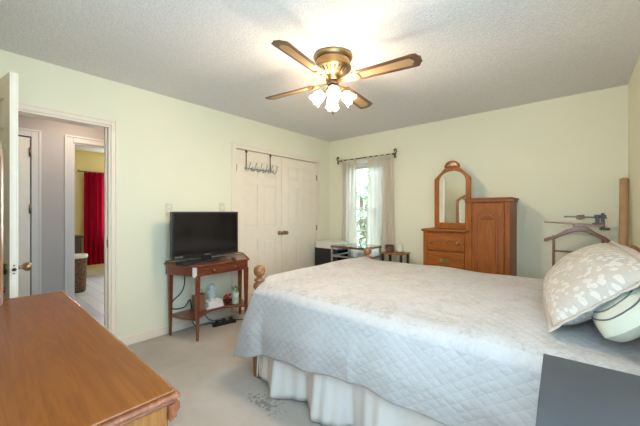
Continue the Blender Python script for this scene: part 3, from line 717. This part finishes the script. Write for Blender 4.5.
# quilt
def lerp(a, b, t): return a+(b-a)*t
def interp(T, x):
    if x <= T[0][0]: return T[0][1]
    for (a, b), (c, d) in zip(T, T[1:]):
        if x <= c: return lerp(b, d, (x-a)/(c-a))
    return T[-1][1]
HEM = [(1.15,.16),(1.35,.185),(1.5,.235),(1.77,.285),(1.98,.30),(2.36,.345),(2.76,.34),(3.46,.33)]
def quilt_pt(s, v):
    """v in metres across: 0 far hem -> far edge .40 -> near edge -> hem ; s 0..1 foot to head"""
    top = 1.60; fr = .40
    if v < fr:
        t = v/fr; x0 = 1.40; x = lerp(x0, 3.455, s); y = -.935 - .03*t - .01*sin(x*14); z = lerp(.30, .66, t)
        return x, y, z
    if v < fr+top:
        t = (v-fr)/top
        y = -.965 - (2.635-.965)*t
        # edges rounded
        e0 = min(1, t/.05); e1 = min(1, (1-t)/.06)
        z = .712 - .045*(1-e0)**2 - .050*(1-e1)**2
        x0 = 1.285 + .115*max(0, min(1, (t-.80)/.16))**1.2 + .09*max(0, (.09-t)/.09)
        x = lerp(x0, 3.455, s)
        # over the footboard
        if x < 1.46: z += .030*max(0, 1-abs(x-1.36)/.11)*(1 if t < .9 else max(0, (1-t)/.1))
        if x < 1.335: z -= (1.335-x)*2.2
        z += .006*sin(x*5.1+y*3)+.004*sin(x*11-y*8)
        return x, y, z
    t = (v-fr-top)/.48
    x0 = 1.40 - .15*t**1.1
    x = lerp(x0, 3.455, s)
    hem = interp(HEM, x)
    z = lerp(.662, hem, t)
    y = -2.640 - .045*min(1, t*1.6) - t*(.012*sin(x*10+1) + .006*sin(x*23))
    fl = max(0, 1-(x-x0)/.22)
    y += -.02*t*fl + .02*t*max(0, 1-abs(x-1.52)/.08) - .012*t*max(0, 1-abs(x-2.28)/.03)
    return x, y, z
NS, NV = 150, 150
P = []; UV = []
for i in range(NS+1):
    row = []
    for j in range(NV+1):
        v = 2.48*j/NV; p = quilt_pt(i/NS, v); row.append(p); UV.append((p[0], v + .02*0))
    P.append(row)
q = MB().grid(P); q.uv = UV
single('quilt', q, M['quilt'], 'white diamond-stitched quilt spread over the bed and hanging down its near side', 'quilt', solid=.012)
# bed skirt
P = []
path = []
n = 320
def skirt_xy(u, zt):
    # u metres along: starts on foot side then near side
    amp = .044*(1-zt)**.7 + .004
    w = amp*(sin(u*16.0+.6) + .22*sin(u*37+2) + .12*sin(u*71))
    if u < .0: return None
    x = 1.405 + u - .03*(1-zt)*max(0, 1-u/.2); y = -2.612 - .022*(1-zt) + w
    return x, y
for i in range(n+1):
    u = 2.04*i/n; row = []
    for j in range(13):
        zt = j/12; x, y = skirt_xy(u, zt); row.append((x, y, .012 + .355*zt + .006*sin(u*19)*(1-zt)))
    P.append(row)
sk = MB().grid(P)
P = []
for i in range(41):   # foot side return tucked round the corner
    u = i/40*.30; row = []
    for j in range(13):
        zt = j/12; row.append((1.405 - .03*(1-zt) + .012*sin(u*40)*(1-zt), -2.60 + .02*zt + u, .012+.355*zt))
    P.append(row)
single('bed_skirt', sk, M['skirt'], 'gathered white cotton bed skirt hanging below the quilt to the carpet', 'bed skirt', solid=.003)

# pillows
def pillow(name, BN, BF, TF, TN, thick, mat_f, label, n=40, e=2.6, rnd=.05):
    BN, BF, TF, TN = map(Vector, (BN, BF, TF, TN)); nrm = (BF-BN).cross(TN-BN).normalized()
    if nrm.x > 0: nrm = -nrm
    mb = MB(); uv = []
    for side in (1, -1):
        P = []
        for i in range(n+1):
            a = i/n; row = []
            for j in range(n+1):
                b = j/n; u, w = 2*a-1, 2*b-1
                k = 1 - .05*(u*u*(1-w*w) + w*w*(1-u*u)) # slightly pinched edges
                k = 1 - .035*((1-u*u)*(w**4) + (1-w*w)*(u**4))
                k -= rnd*u*u*w*w; aa = .5+u*.5*k; bb_ = .5+w*.5*k
                p = BN*(1-aa)*(1-bb_) + BF*aa*(1-bb_) + TF*aa*bb_ + TN*(1-aa)*bb_
                h = max(0, (1-abs(u)**e))**.55*max(0, (1-abs(w)**e))**.55*thick/2
                h *= 1 + .05*sin(5*a*3+b*4)+.04*sin(11*b+3*a)
                row.append(p + nrm*h*side); uv.append((a*1.0, b*.55))
            P.append(row)
        mb.grid(P)
    mb.uv = uv
    return mb
sh = thing('floral_pillow', 'large white floral sham leaning against the head of the bed', 'pillow', (0,0,0))
pm = pillow('', (3.13,-2.40,.752), (3.03,-1.36,.752), (3.375,-1.36,1.06), (3.45,-2.43,1.045), .21, None, '')
mk('pillow_body', pm, M['sham'], sh)
# flange ruffle round the sham
C4 = [Vector(c) for c in ((3.13,-2.40,.752), (3.03,-1.36,.752), (3.375,-1.36,1.06), (3.45,-2.43,1.045))]; cen = sum(C4, Vector())/4
ed = []
for a, b in zip(C4, C4[1:]+C4[:1]):
    for k in range(20):
        t_ = k/20; p = a.lerp(b, t_); p = p + (cen-p)*.0*1 + (cen-(a+b)/2)*.035*2*(t_*(1-t_))*2; ed.append(p)
P = []
for i, p in enumerate(ed):
    d = (p-cen).normalized(); w = .004*sin(i*1.9)
    P.append([p - d*.02, p + d*.012 + Vector((-.3,0,.2))*w, p + d*.028 + Vector((-.6,0,.5))*w])
mk('flange', MB().grid(P, True), M['sham'], sh, solid=.004)
gp = thing('green_pillow', 'pale green pillow with dark piping lying behind the floral sham', 'pillow', (0,0,0))
G4 = ((3.315,-2.54,.80), (3.26,-1.72,.78), (3.45,-1.72,1.05), (3.50,-2.54,.93))
G4 = ((3.28,-2.55,.77), (3.26,-1.72,.775), (3.43,-1.72,.99), (3.455,-2.56,.945))
mk('pillow_body', pillow('', *G4, .17, None, '', e=2.6, rnd=.16), M['greenpillow'], gp)
g = [Vector(c) for c in G4]; nr = (g[1]-g[0]).cross(g[3]-g[0]).normalized(); nr = -nr if nr.x > 0 else nr
for f_ in (.055, .13):
    out = []
    for k in range(56):
        w0 = 2*pi*k/56; cs = (1-2*f_); u = cs*math.copysign(abs(cos(w0))**.55, cos(w0)); w = cs*math.copysign(abs(sin(w0))**.55, sin(w0))
        a = .5+u/2; b = .5+w/2; k_ = 1 - .035*((1-u*u)*(w**4) + (1-w*w)*(u**4)) - .16*u*u*w*w
        aa = .5+u*.5*k_; bq = .5+w*.5*k_; p = g[0]*(1-aa)*(1-bq)+g[1]*aa*(1-bq)+g[2]*aa*bq+g[3]*(1-aa)*bq
        h = max(0, 1-abs(u)**2.6)**.55*max(0, 1-abs(w)**2.6)**.55*.17/2*(1+.05*sin(5*a*3+b*4)+.04*sin(11*b+3*a)); out.append(p+nr*(h+.001))
    mk('piping', MB().tube(out, .003, closed=True), M['piping'], gp)

# ------------------------------------------------------------------ nightstand
ns = thing('nightstand', 'light wood nightstand with a black top at the near side of the bed head', 'nightstand', (3.146, -3.20, 0), radians(2.2))
NW, ND, NZ = .39, .457, .77
mk('nightstand_top', MB().box(0, NW, 0, ND, NZ-.018, NZ), M['blacktop'], ns, bevel=.002)
mk('body', MB().box(.012, NW-.01, .012, ND-.012, .20, NZ-.019), M['pine'], ns, bevel=.002)
for x in (.03, NW-.03):
    for y in (.03, ND-.03): mk('leg', MB().frust(x, y, 0, .20, .022, .022, .034, .034), M['pine'], ns)
for k in range(2):
    d = mk('drawer', MB().box(.0, .012, .035, ND-.035, .24+k*.25, .46+k*.25), M['pine'], ns, bevel=.003)
    mk('drawer_knob', MB().lathe([(.006,0),(.006,.012),(.014,.018),(.012,.026),(0,.028)], axis=(-1,0,0), n=14), M['oldbrass'], d, (0, ND/2, .35+k*.25))

# ------------------------------------------------------------------ chest with mirror on the back wall
CX0, CF = 1.80, -.45
ch = thing('wardrobe_chest', 'reddish-brown wooden chest with drawers, arched mirror and tall cabinet', 'chest', (CX0, CF, 0))
D2 = -CF - .02; W1 = .487; W2 = .905   # left unit 0..W1, right unit W1..W2 ; depth into +y
mk('body', MB().box(0, W1, .0+.015, D2, .06, 1.02).box(W1, W2-.012, .015, D2, .06, 1.355).box(.02, W2-.03, .03, D2, 0, .06), M['chest'], ch, bevel=.002)
mk('corner_post', MB().box(0, .045, 0, .015, .06, 1.02), M['chest'], ch, bevel=.003)
mk('corner_post', MB().box(W1-.02, W1+.048, 0, .015, .06, 1.355), M['chest'], ch, bevel=.003)
mk('corner_post', MB().box(W2-.06, W2-.012, 0, .015, .06, 1.355), M['chest'], ch, bevel=.003)
mk('lower_top', MB().box(-.02, W1, -.02, D2, 1.028, 1.05).box(-.01, W1, -.01, D2, 1.02, 1.028), M['chest_x'], ch, bevel=.006, seg=3)
mk('cornice', MB().box(W1-.035, W2+.012, -.03, D2, 1.385, 1.40).box(W1-.02, W2, -.018, D2, 1.355, 1.385), M['chest_x'], ch, bevel=.004)
dn = MB()
for k in range(17): dn.box(W1-.012+k*.0272, W1-.012+k*.0272+.015, -.024, -.018, 1.36, 1.382)
mk('dentil_moulding', dn, M['moulding'], ch)
for i, (z0, z1) in enumerate(((.79+.02, .985), (.585, .785), (.36, .56), (.12, .335))):
    d = mk('drawer', MB().box(.05, W1-.025, -.008, .015, z0, z1).box(.075, W1-.05, -.013, -.008, z0+.025, z1-.025), M['chest_x'], ch, bevel=.004)
    if i == 0:
        # carved scroll
        mk('carved_scroll', MB().tube(spline([(.14,-.015,z0+.10),(.18,-.015,z0+.115),(.22,-.015,z0+.085),(.243,-.015,z0+.12),(.266,-.015,z0+.085),(.31,-.015,z0+.115),(.35,-.015,z0+.10)]), .006), M['moulding'], d)
        for x in (.10, W1-.085): mk('drawer_knob', MB().lathe([(.007,0),(.006,.012),(.016,.02),(.013,.028),(0,.030)], axis=(0,-1,0), n=14), M['brass'], d, (x, -.013, z0+.09))
    else:
        zc = (z0+z1)/2+.01; xc = W1/2+.01
        mk('drawer_pull', MB().prism([(xc-.055,zc+.008),(xc-.035,zc+.02),(xc,zc+.014),(xc+.035,zc+.02),(xc+.055,zc+.008),(xc+.04,zc-.012),(xc+.015,zc-.008),(xc,zc-.018),(xc-.015,zc-.008),(xc-.04,zc-.012)], -.016, -.013, 'y').tube(spline([(xc-.036,-.016,zc+.004),(xc-.034,-.03,zc-.010),(xc,-.032,zc-.02),(xc+.034,-.03,zc-.010),(xc+.036,-.016,zc+.004)], 5), .004), M['brass'], d)
# door with arched panel
dx0, dx1 = W1+.05, W2-.062
cd = mk('cabinet_door', MB().box(dx0+.003, dx1-.003, -.004, .015, .12, 1.345), M['chest'], ch, bevel=.003)
def arched(x0, x1, z0, zs, zt, n=16):
    return [(x0, z0), (x1, z0), (x1, zs)] + [(lerp(x1, x0, i/n), zs + (zt-zs)*sin(pi*i/n)**.75) for i in range(1, n)] + [(x0, zs)]
O_ = arched(dx0+.05, dx1-.05, .19, 1.20, 1.285); I_ = inset(O_, .012, None)
mk('arch_moulding', ring_prism(MB(), O_, I_, -.011, -.004), M['moulding'], cd)
pn = mk('arched_panel', MB().prism(inset(O_, .030, None), -.010, -.004, 'y'), M['chest'], cd, bevel=.004)
fc = MB(); xc = (dx0+dx1)/2
for k in range(9):
    a = pi*(k+.5)/9; fc.tube([(xc, -.012, 1.165), (xc+.03*cos(a), -.014, 1.165+.016*sin(a)), (xc+.066*cos(a), -.012, 1.165+.045*sin(a))], [.002,.005,.003], n=6)
mk('fan_carving', fc, M['moulding'], pn)if False else mk('fan_carving', fc, M['moulding'], cd)
mk('door_knob', MB().lathe([(.006,0),(.006,.012),(.013,.018),(.011,.026),(0,.028)], axis=(0,-1,0), n=14), M['brass'], cd, (W1+.015, -.0, 1.045))
# mirror
MX0, MX1 = .085, .492
mxs = MX1-MX0; x0 = MX0
def mirror_outline(a, b, z0, zs, zt, flat, n=8):
    xc = (a+b)/2
    return [(a, z0), (b, z0), (b, zs), (xc+flat, zt-.02), (xc+flat*.55, zt-.004), (xc, zt), (xc-flat*.55, zt-.004), (xc-flat, zt-.02), (a, zs)]
def poly_z(x, T): return interp_(T, x)
def interp_(T, x):
    for (a, b), (c, d) in zip(T, T[1:]):
        if x <= c + 1e-9: return b + (d-b)*(x-a)/(c-a)
    return T[-1][1]
xm = (MX0+MX1)/2
TO = [(MX0, 1.645), (xm-.085, 1.765), (xm-.05, 1.785), (xm, 1.795), (xm+.05, 1.785), (xm+.085, 1.765), (MX1, 1.645)]
NA = 24; a_, b__ = MX0+.055, MX1-.055
MO = [(MX0, 1.051), (MX1, 1.051)]; MI = [(a_, 1.125), (b__, 1.125)]
for i in range(NA+1):
    q_ = i/NA; xo = MX1+(MX0-MX1)*q_; MO.append((xo, poly_z(xo, TO)))
    w_ = pi*q_; MI.append((xm + (b__-a_)/2*cos(w_), 1.60 + .132*max(0, sin(w_))**.85))
mf = mk('mirror_frame', ring_prism(MB(), MO, MI, .135, .165), M['chest'], ch, bevel=.005)
mk('mirror_glass', MB().prism(MI, .145, .150, 'y'), M['mirror'], mf)
xc = (MX0+MX1)/2
mk('crest', ring_prism(MB(), [(xc-.085,1.775),(xc+.085,1.775)]+[(xc+.085*cos(a), 1.785+.068*sin(a)) for a in [pi*i/10 for i in range(11)]], [(xc-.06,1.782),(xc+.06,1.782)]+[(xc+.06*cos(a), 1.788+.04*sin(a)) for a in [pi*i/10 for i in range(11)]], .13, .165), M['chest_x'], mf, bevel=.003)
mk('crest_panel', MB().prism([(xc+.062*cos(a), 1.787+.042*sin(a)) for a in [pi*i/10 for i in range(11)]], .142, .155, 'y'), M['moulding'], mf)

# ------------------------------------------------------------------ curtains on the window
rd = thing('curtain_rod', 'dark bronze curtain rod with scroll finials above the window', 'curtain rod', (0, -.09, 2.075))
mk('rod', MB().tube([(.26,0,0),(1.24,0,0)], .008), M['bronze'], rd)
for x, s in ((.26,-1),(1.24,1)):
    mk('finial', MB().tube(spline([(x,0,0),(x+s*.03,0,.02),(x+s*.025,0,.06),(x,0,.055),(x+s*.004,0,.03)],6), [.009]*25).ball((x+s*.01,0,-.03), .014, sz=2, n=10), M['bronze'], rd)
    mk('bracket', MB().box(x-s*.03-.006, x-s*.03+.006, -.006, .076, -.012, -.004).box(x-s*.03-.012, x-s*.03+.012, .076, .0885, -.045, .02), M['bronze'], rd)
def curtain(name, xs_top, xs_bot, nf, label, ph, zt=2.03, z0=.03):
    c = thing(name, label, 'curtain', (0, -.09, 0), 0, None)
    P = []; n = nf*14
    for i in range(n+1):
        u = i/n; row = []
        for j in range(25):
            v = j/24; z = lerp(zt, z0, v); x = lerp(lerp(*xs_top, u), lerp(*xs_bot, u), v)
            amp = .018 + .012*v; y = amp*sin(u*nf*2*pi + ph + .5*sin(v*3)) + .006*sin(u*31+v*5)
            row.append((x + .006*sin(v*9+u*20), y, z))
        P.append(row)
    mk('curtain_panel', MB().grid(P), M['curtain'], c)
    k = max(3, nf-1)
    for i in range(k):
        x = lerp(xs_top[0]+.02, xs_top[1]-.02, i/(k-1))
        mk('tab', MB().grid([[(x+dx, .013*cos(a), 2.075+ (.013*sin(a) if sin(a) > 0 else 0) + (-.05 if abs(a) > 3.2 else 0)) for a in (-pi/2-2, 0, pi*.25, pi*.5, pi*.75, pi, pi+1)] for dx in (-.018, .018)]) if False else
           MB().grid([[(x+dx, .011, 2.02), (x+dx, .0125, 2.075), (x+dx, .009, 2.084), (x+dx, 0, 2.088), (x+dx, -.009, 2.084), (x+dx, -.0125, 2.075), (x+dx, -.011, 2.02)] for dx in (-.018, .018)]), M['curtain'], c)
    return c
curtain('window_curtain', (.33,.60), (.30,.61), 4, 'left pale beige tab-top curtain panel, the narrower of the pair', .5)
curtain('window_curtain', (.80,1.215), (.80,1.26), 6, 'right pale beige tab-top curtain panel, the wider of the pair', 0)

# ------------------------------------------------------------------ glass desk, cabinet, side table
ds = thing('glass_desk', 'small glass-topped desk with slim metal legs in front of the curtained window', 'desk', (.545, -.66, 0))
GW, GD, GZ = .57, .44, .78
mk('glass_top', MB().box(.004, GW-.004, .004, GD-.004, GZ-.010, GZ), M['tableglass'], ds)
mk('top_frame', MB().box(0, GW, 0, .02, GZ-.03, GZ-.011).box(0, GW, GD-.02, GD, GZ-.03, GZ-.011).box(0, .02, .02, GD-.02, GZ-.03, GZ-.011).box(GW-.02, GW, .02, GD-.02, GZ-.03, GZ-.011), M['valetwood'], ds, bevel=.002)
for x in (.015, GW-.015):
    for y in (.015, GD-.015): mk('leg', MB().box(x-.011, x+.011, y-.011, y+.011, 0, GZ-.03), M['steel'], ds, bevel=.002)
mk('lower_rail', MB().box(.027, GW-.027, .008, .022, .62, .645).box(.008, .022, .027, GD-.027, .62, .645).box(GW-.022, GW-.008, .027, GD-.027, .62, .645), M['steel'], ds)
cbn = thing('small_cabinet', 'low dark open-fronted cabinet in the corner beside the closet', 'cabinet', (.105, -.49, 0))
mk('shell', MB().box(0, .42, 0, .018, 0, .70).box(0, .42, .34, .358, 0, .70).box(0, .018, .018, .34, 0, .70).box(.018, .42, .018, .34, 0, .02).box(.018, .42, .018, .34, .68, .70).box(.018, .41, .018, .34, .35, .365), M['black'], cbn)
mk('back_panel', MB().box(.018, .40, .325, .34, .02, .68), M['glow_tint'], cbn)
single('storage_box', MB().box(0, .40, 0, .34, 0, .085).box(-.006, .406, -.006, .346, .085, .10), M['ceramic'], 'cream lidded box lying on top of the dark corner cabinet', 'box', (.115, -.482, .70), bevel=.004)
sd = thing('side_table', 'small light wood side table standing right of the curtains', 'side table', (1.20, -.43, 0))
mk('table_top', MB().prism([(.0,.02),(.02,0),(.30,0),(.32,.02),(.32,.25),(.30,.27),(.02,.27),(0,.25)], .695, .715, 'z'), M['pine'], sd, bevel=.003)
for x in (.03, .29):
    for y in (.03, .24): mk('leg', MB().frust(x, y, 0, .695, .018, .018, .028, .028), M['darkwood'], sd)
bkt = thing('small_basket', 'round dark woven basket on the little side table', 'basket', (1.29, -.32, .715))
mk('basket_body', MB().lathe([(.04,0),(.055,.01),(.062,.05),(.058,.085),(.053,.085),(.056,.05),(.05,.015),(0,.012)], n=22), M['wicker'], bkt)
mk('basket_rim', MB().tube([(.057*cos(a), .057*sin(a), .088) for a in [2*pi*k/20 for k in range(20)]], .006, closed=True), M['darkwood'], bkt)
cp = thing('candle_jar', 'cream candle cup on a saucer at the right end of the side table', 'candle', (1.43, -.30, .715))
mk('saucer', MB().lathe([(.03,0),(.055,.006),(.06,.012),(.055,.012),(.03,.006),(0,.006)], n=20), M['pine'], cp)
mk('cup', MB().lathe([(.03,.012),(.035,.02),(.035,.11),(.031,.11),(.031,.03),(0,.028)], n=20), M['ceramic'], cp)

# ------------------------------------------------------------------ valet stand and tube
vs_ = thing('valet_stand', 'wooden clothes valet stand with a curved hanger and trouser bar', 'valet stand', (3.20, -.22, 0))
for x in (-.17, .19): mk('upright', MB().frust(x, 0, .04, 1.02 if x < 0 else 1.02, .026, .026, .022, .022), M['valetwood'], vs_, bevel=.003)
mk('foot', MB().box(-.185, -.155, -.16, .16, 0, .04), M['valetwood'], vs_, bevel=.008); mk('foot', MB().box(.175, .205, -.16, .16, 0, .04), M['valetwood'], vs_, bevel=.008)
for z in (.20, .925-.06): mk('crossbar', MB().tube([(-.17,0,z),(.19,0,z)], .008), M['valetwood'], vs_)
hp = [(-.25,.955),(-.245,.985),(-.16,1.02),(-.08,1.075),(-.02,1.10),(.0,1.115),(.03,1.12),(.08,1.105),(.14,1.06),(.20,1.025),(.245,.985),(.25,.955),(.225,.965),(.15,1.015),(.09,1.055),(.03,1.065),(-.01,1.06),(-.07,1.035),(-.15,.99),(-.225,.955)]
mk('shoulder_hanger', MB().prism(hp, -.016, .016, 'y', True), M['valetwood'], vs_, bevel=.006)
for x in (-.015, .055): mk('hanger_neck', MB().box(x-.01, x+.01, -.012, .012, 1.10, 1.135), M['valetwood'], vs_)
mk('trouser_bar', MB().add([(-.245,-.02,1.143),(-.245,.01,1.143),(-.245,.01,1.155),(-.245,-.02,1.155),(.20,-.02,1.112),(.20,.01,1.112),(.20,.01,1.135),(.20,-.02,1.135)], [(0,1,2,3),(7,6,5,4),(0,4,5,1),(1,5,6,2),(2,6,7,3),(3,7,4,0)]), M['valetwood'], vs_, bevel=.003)
mk('clamp', MB().box(.115, .20, -.018, .012, 1.137, 1.15).box(.135, .165, -.016, .01, 1.15, 1.225).box(.175, .20, -.016, .01, 1.085, 1.24).box(.13, .21, -.022, .016, 1.205, 1.225), M['darkwood'], vs_, bevel=.003)
mk('upper_bar', MB().add([(-.09,-.012,1.198),(-.09,.006,1.198),(-.09,.006,1.212),(-.09,-.012,1.212),(.215,-.012,1.19),(.215,.006,1.19),(.215,.006,1.205),(.215,-.012,1.205)], [(0,1,2,3),(7,6,5,4),(0,4,5,1),(1,5,6,2),(2,6,7,3),(3,7,4,0)]), M['darkwood'], vs_)
mk('clip', MB().prism([(.0,1.185),(.03,1.175),(.065,1.185),(.06,1.225),(.005,1.22)], -.02, .014, 'y'), M['bronze'], vs_, bevel=.003)
mk('upper_block', MB().box(.165, .235, -.02, .014, 1.085, 1.105), M['darkwood'], vs_, bevel=.003)
ax = Vector((3.535, -.12, 1.54)) - Vector((3.49, -.52, .0))
tbp = single('cardboard_tube', MB().lathe([(.028,0),(.031,.003),(.031,ax.length-.003),(.028,ax.length),(.025,ax.length-.002),(.025,.002)], axis=ax, n=24), M['cardboard'], 'tall brown cardboard tube leaning in the right corner', 'tube', (3.49, -.52, .012))

# ------------------------------------------------------------------ far bedroom: curtain, basket, cabinet
rc2 = thing('red_curtain', 'red curtain hanging in the far yellow room', 'curtain', (-4.0, -2.3, 0))
P = []
for i in range(71):
    u = i/70; P.append([(.025*sin(u*7*2*pi)*(1-.3*j/16), lerp(-.24, .30, u), lerp(2.02, .22, j/16)) for j in range(17)])
mk('curtain_panel', MB().grid(P), M['redcurtain'], rc2)
r2 = thing('curtain_rod', 'brass curtain rod above the red curtain', 'curtain rod', (-4.0, -2.3, 2.03))
mk('rod', MB().tube([(0,-.30,0),(0,1.1,0)], .009), M['oldbrass'], r2); mk('finial', MB().ball((0,-.32,0), .025, n=12), M['oldbrass'], r2)
mk('bracket', MB().box(-.099, 0, -.275, -.26, -.008, .004), M['oldbrass'], r2)
hb = thing('wicker_hamper', 'dark wicker hamper with a white liner seen through the two doorways', 'basket', (-2.76, -2.88, 0))
mk('hamper_body', MB().lathe([(.10,0),(.11,.02),(.125,.52),(.13,.57),(.12,.57),(.115,.52),(.10,.03),(0,.03)], n=28), M['wicker'], hb)
mk('liner', MB().lathe([(.132,.53),(.137,.572),(.125,.585),(.117,.572),(.114,.50)], n=28), M['paper'], hb)
dc = thing('dark_cabinet', 'small dark wooden cabinet against the yellow wall behind the hamper', 'cabinet', (-3.72, -2.92, 0))
mk('body', MB().box(-.2, .2, -.25, .25, .05, .80), M['darkwood'], dc, bevel=.004)
mk('cabinet_top', MB().box(-.22, .22, -.27, .27, .80, .825), M['darkwood'], dc, bevel=.004)
mk('door', MB().box(.2, .212, -.22, -.005, .10, .76).box(.2, .212, .005, .22, .10, .76), M['darkwood'], dc, bevel=.004)
# unseen hall ceiling lamp, added to go with the hallway fill light
hl = thing('added_hall_lamp', 'made-up round flush ceiling lamp added to light the hallway', 'ceiling lamp', (-.6, -3.2, 2.44))
mk('lamp_base', MB().lathe([(.15,-.03),(.16,-.02),(.16,0)], n=28), M['brass'], hl)
